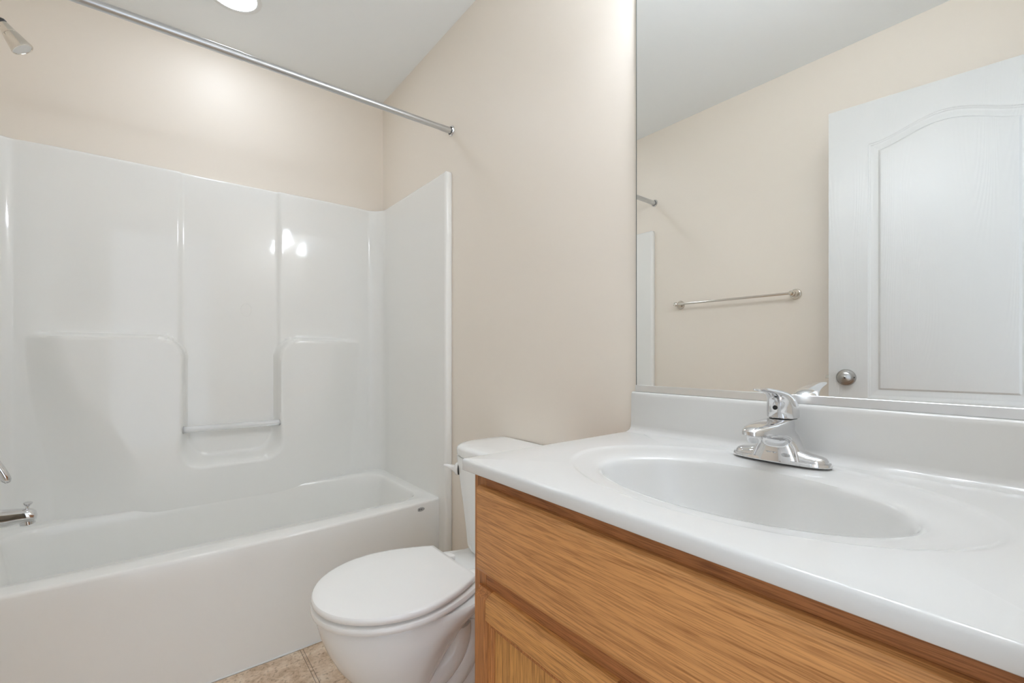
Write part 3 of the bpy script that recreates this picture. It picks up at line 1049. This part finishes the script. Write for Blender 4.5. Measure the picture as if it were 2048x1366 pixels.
# ------------------------------------------------------------------ the open door, in its own plane
DA = Vector((-1.238, -1.772, 0))                 # free edge, on the room-side face
DB = Vector((-1.3345, -2.4705, 0))               # hinge end
du = (DB - DA).normalized()
DW, DHT, DT = 0.705, 2.032, 0.035
dn = Vector((-du.y, du.x, 0))                    # towards the room (+x)
if dn.x < 0:
    dn = -dn


def dpt(u, z, d=0.0):
    p = DA + du * u + dn * d
    return Vector((p.x, p.y, z + 0.008))


def arch(u):
    t = min(abs(u - DW / 2) / 0.225, 1.0)
    return 0.0585 * (0.5 + 0.5 * cos(pi * min(t * 1.02, 1)))


def panel_sd(u, z):
    """signed distance (approx.) to the moulded panels, negative inside"""
    hu = abs(u - DW / 2) - (DW / 2 - 0.130)
    up = max(hu, 0.846 - z, z - (1.862 + arch(u)))
    lo_ = max(hu, 0.19 - z, z - 0.72)
    return min(up, lo_)


def relief(sd):
    s_ = -sd
    tab = ((0.0, 0.0), (0.002, -0.0022), (0.006, -0.0022), (0.009, -0.0042), (0.014, -0.0046), (0.0325, -0.0090), (0.0335, -0.0090), (0.0385, -0.0030), (0.06, -0.0024))
    return interp(tab, s_)


zr = []
z = 0.0
while z < DHT:
    zr.append(z)
    fine = abs(z - 0.86) < 0.05 or 1.80 < z < 1.94 or abs(z - 0.21) < 0.05 or abs(z - 0.70) < 0.05
    z += (0.002 if 1.80 < z < 1.94 else 0.0035) if fine else 0.02
zr.append(DHT)
ur = []
u = 0.0
while u < DW:
    ur.append(u)
    fine = 0.12 < u < 0.19 or 0.12 < DW - u < 0.19
    u += 0.0025 if fine else 0.004
ur.append(DW)
door_loc = Vector((DB.x, DB.y, 0))
dm = MB()
nu = len(ur)
dm.grid([[dpt(u, z, relief(panel_sd(u, z))) for u in ur] for z in zr])
dm.grid([[dpt(u, z, -DT - relief(panel_sd(u, z))) for u in ur] for z in zr])
nz = len(zr)
N0 = nu * nz
for i in range(nz - 1):
    dm.f.append((i * nu, (i + 1) * nu, N0 + (i + 1) * nu, N0 + i * nu))
    dm.f.append((i * nu + nu - 1, (i + 1) * nu + nu - 1, N0 + (i + 1) * nu + nu - 1, N0 + i * nu + nu - 1))
for j in range(nu - 1):
    dm.f.append((j, j + 1, N0 + j + 1, N0 + j))
    q = (nz - 1) * nu
    dm.f.append((q + j, q + j + 1, N0 + q + j + 1, N0 + q + j))
door = dm.build('door_1', M_DOOR, None, smooth=28)
door['label'] = 'white arched panel door standing open against the left wall'
structure(door)
ku, kz = 0.060, 0.925
kd = MB()
for (sd_, base_) in ((1, 0.0), (-1, -DT)):
    o_ = dpt(ku, kz, base_)
    rose = MB().lathe([(0.0335, 0.0004), (0.0335, 0.003), (0.030, 0.008), (0.022, 0.010), (0.0135, 0.011)], o_, dn * sd_, 40).build('door_rose', M_NICKEL, door)
    MB().lathe([(0.0125, 0.010), (0.0120, 0.018), (0.016, 0.022), (0.0225, 0.0255), (0.0242, 0.029), (0.0242, 0.0325), (0.0228, 0.0345), (0.0205, 0.0350), (0.0150, 0.0385), (0.0090, 0.0435), (0.0060, 0.0460), (0.0045, 0.0465)],
               o_, dn * sd_, 40).build('door_knob', M_NICKEL, door)
    if sd_ > 0:
        MB().lathe([(0.0026, 0.0462), (0.0026, 0.0472), (0.0, 0.0473)], o_, dn, 14).build('privacy_button', M_BLACK, door)
        MB().lathe([(0.0030, 0.0078), (0.0030, 0.0090)], o_ + du * 0.0265, dn, 14).build('pin_hole', M_BLACK, door)
# latch plate and bolt on the free edge
bo = dpt(0, kz, -DT / 2)
b = MB()
lo = []
for (e_, k) in ((0.0, 1.0), (0.010, 1.0), (0.0125, 0.7)):
    lo.append([bo - du * e_ + dn * (a * 0.006 * k) + Vector((0, 0, c * 0.008)) for a, c in ((-1, -1), (1, -1), (1, 1), (-1, 1))])
b.loft(lo)
b.build('latch_bolt', M_WARM, door, smooth=0)
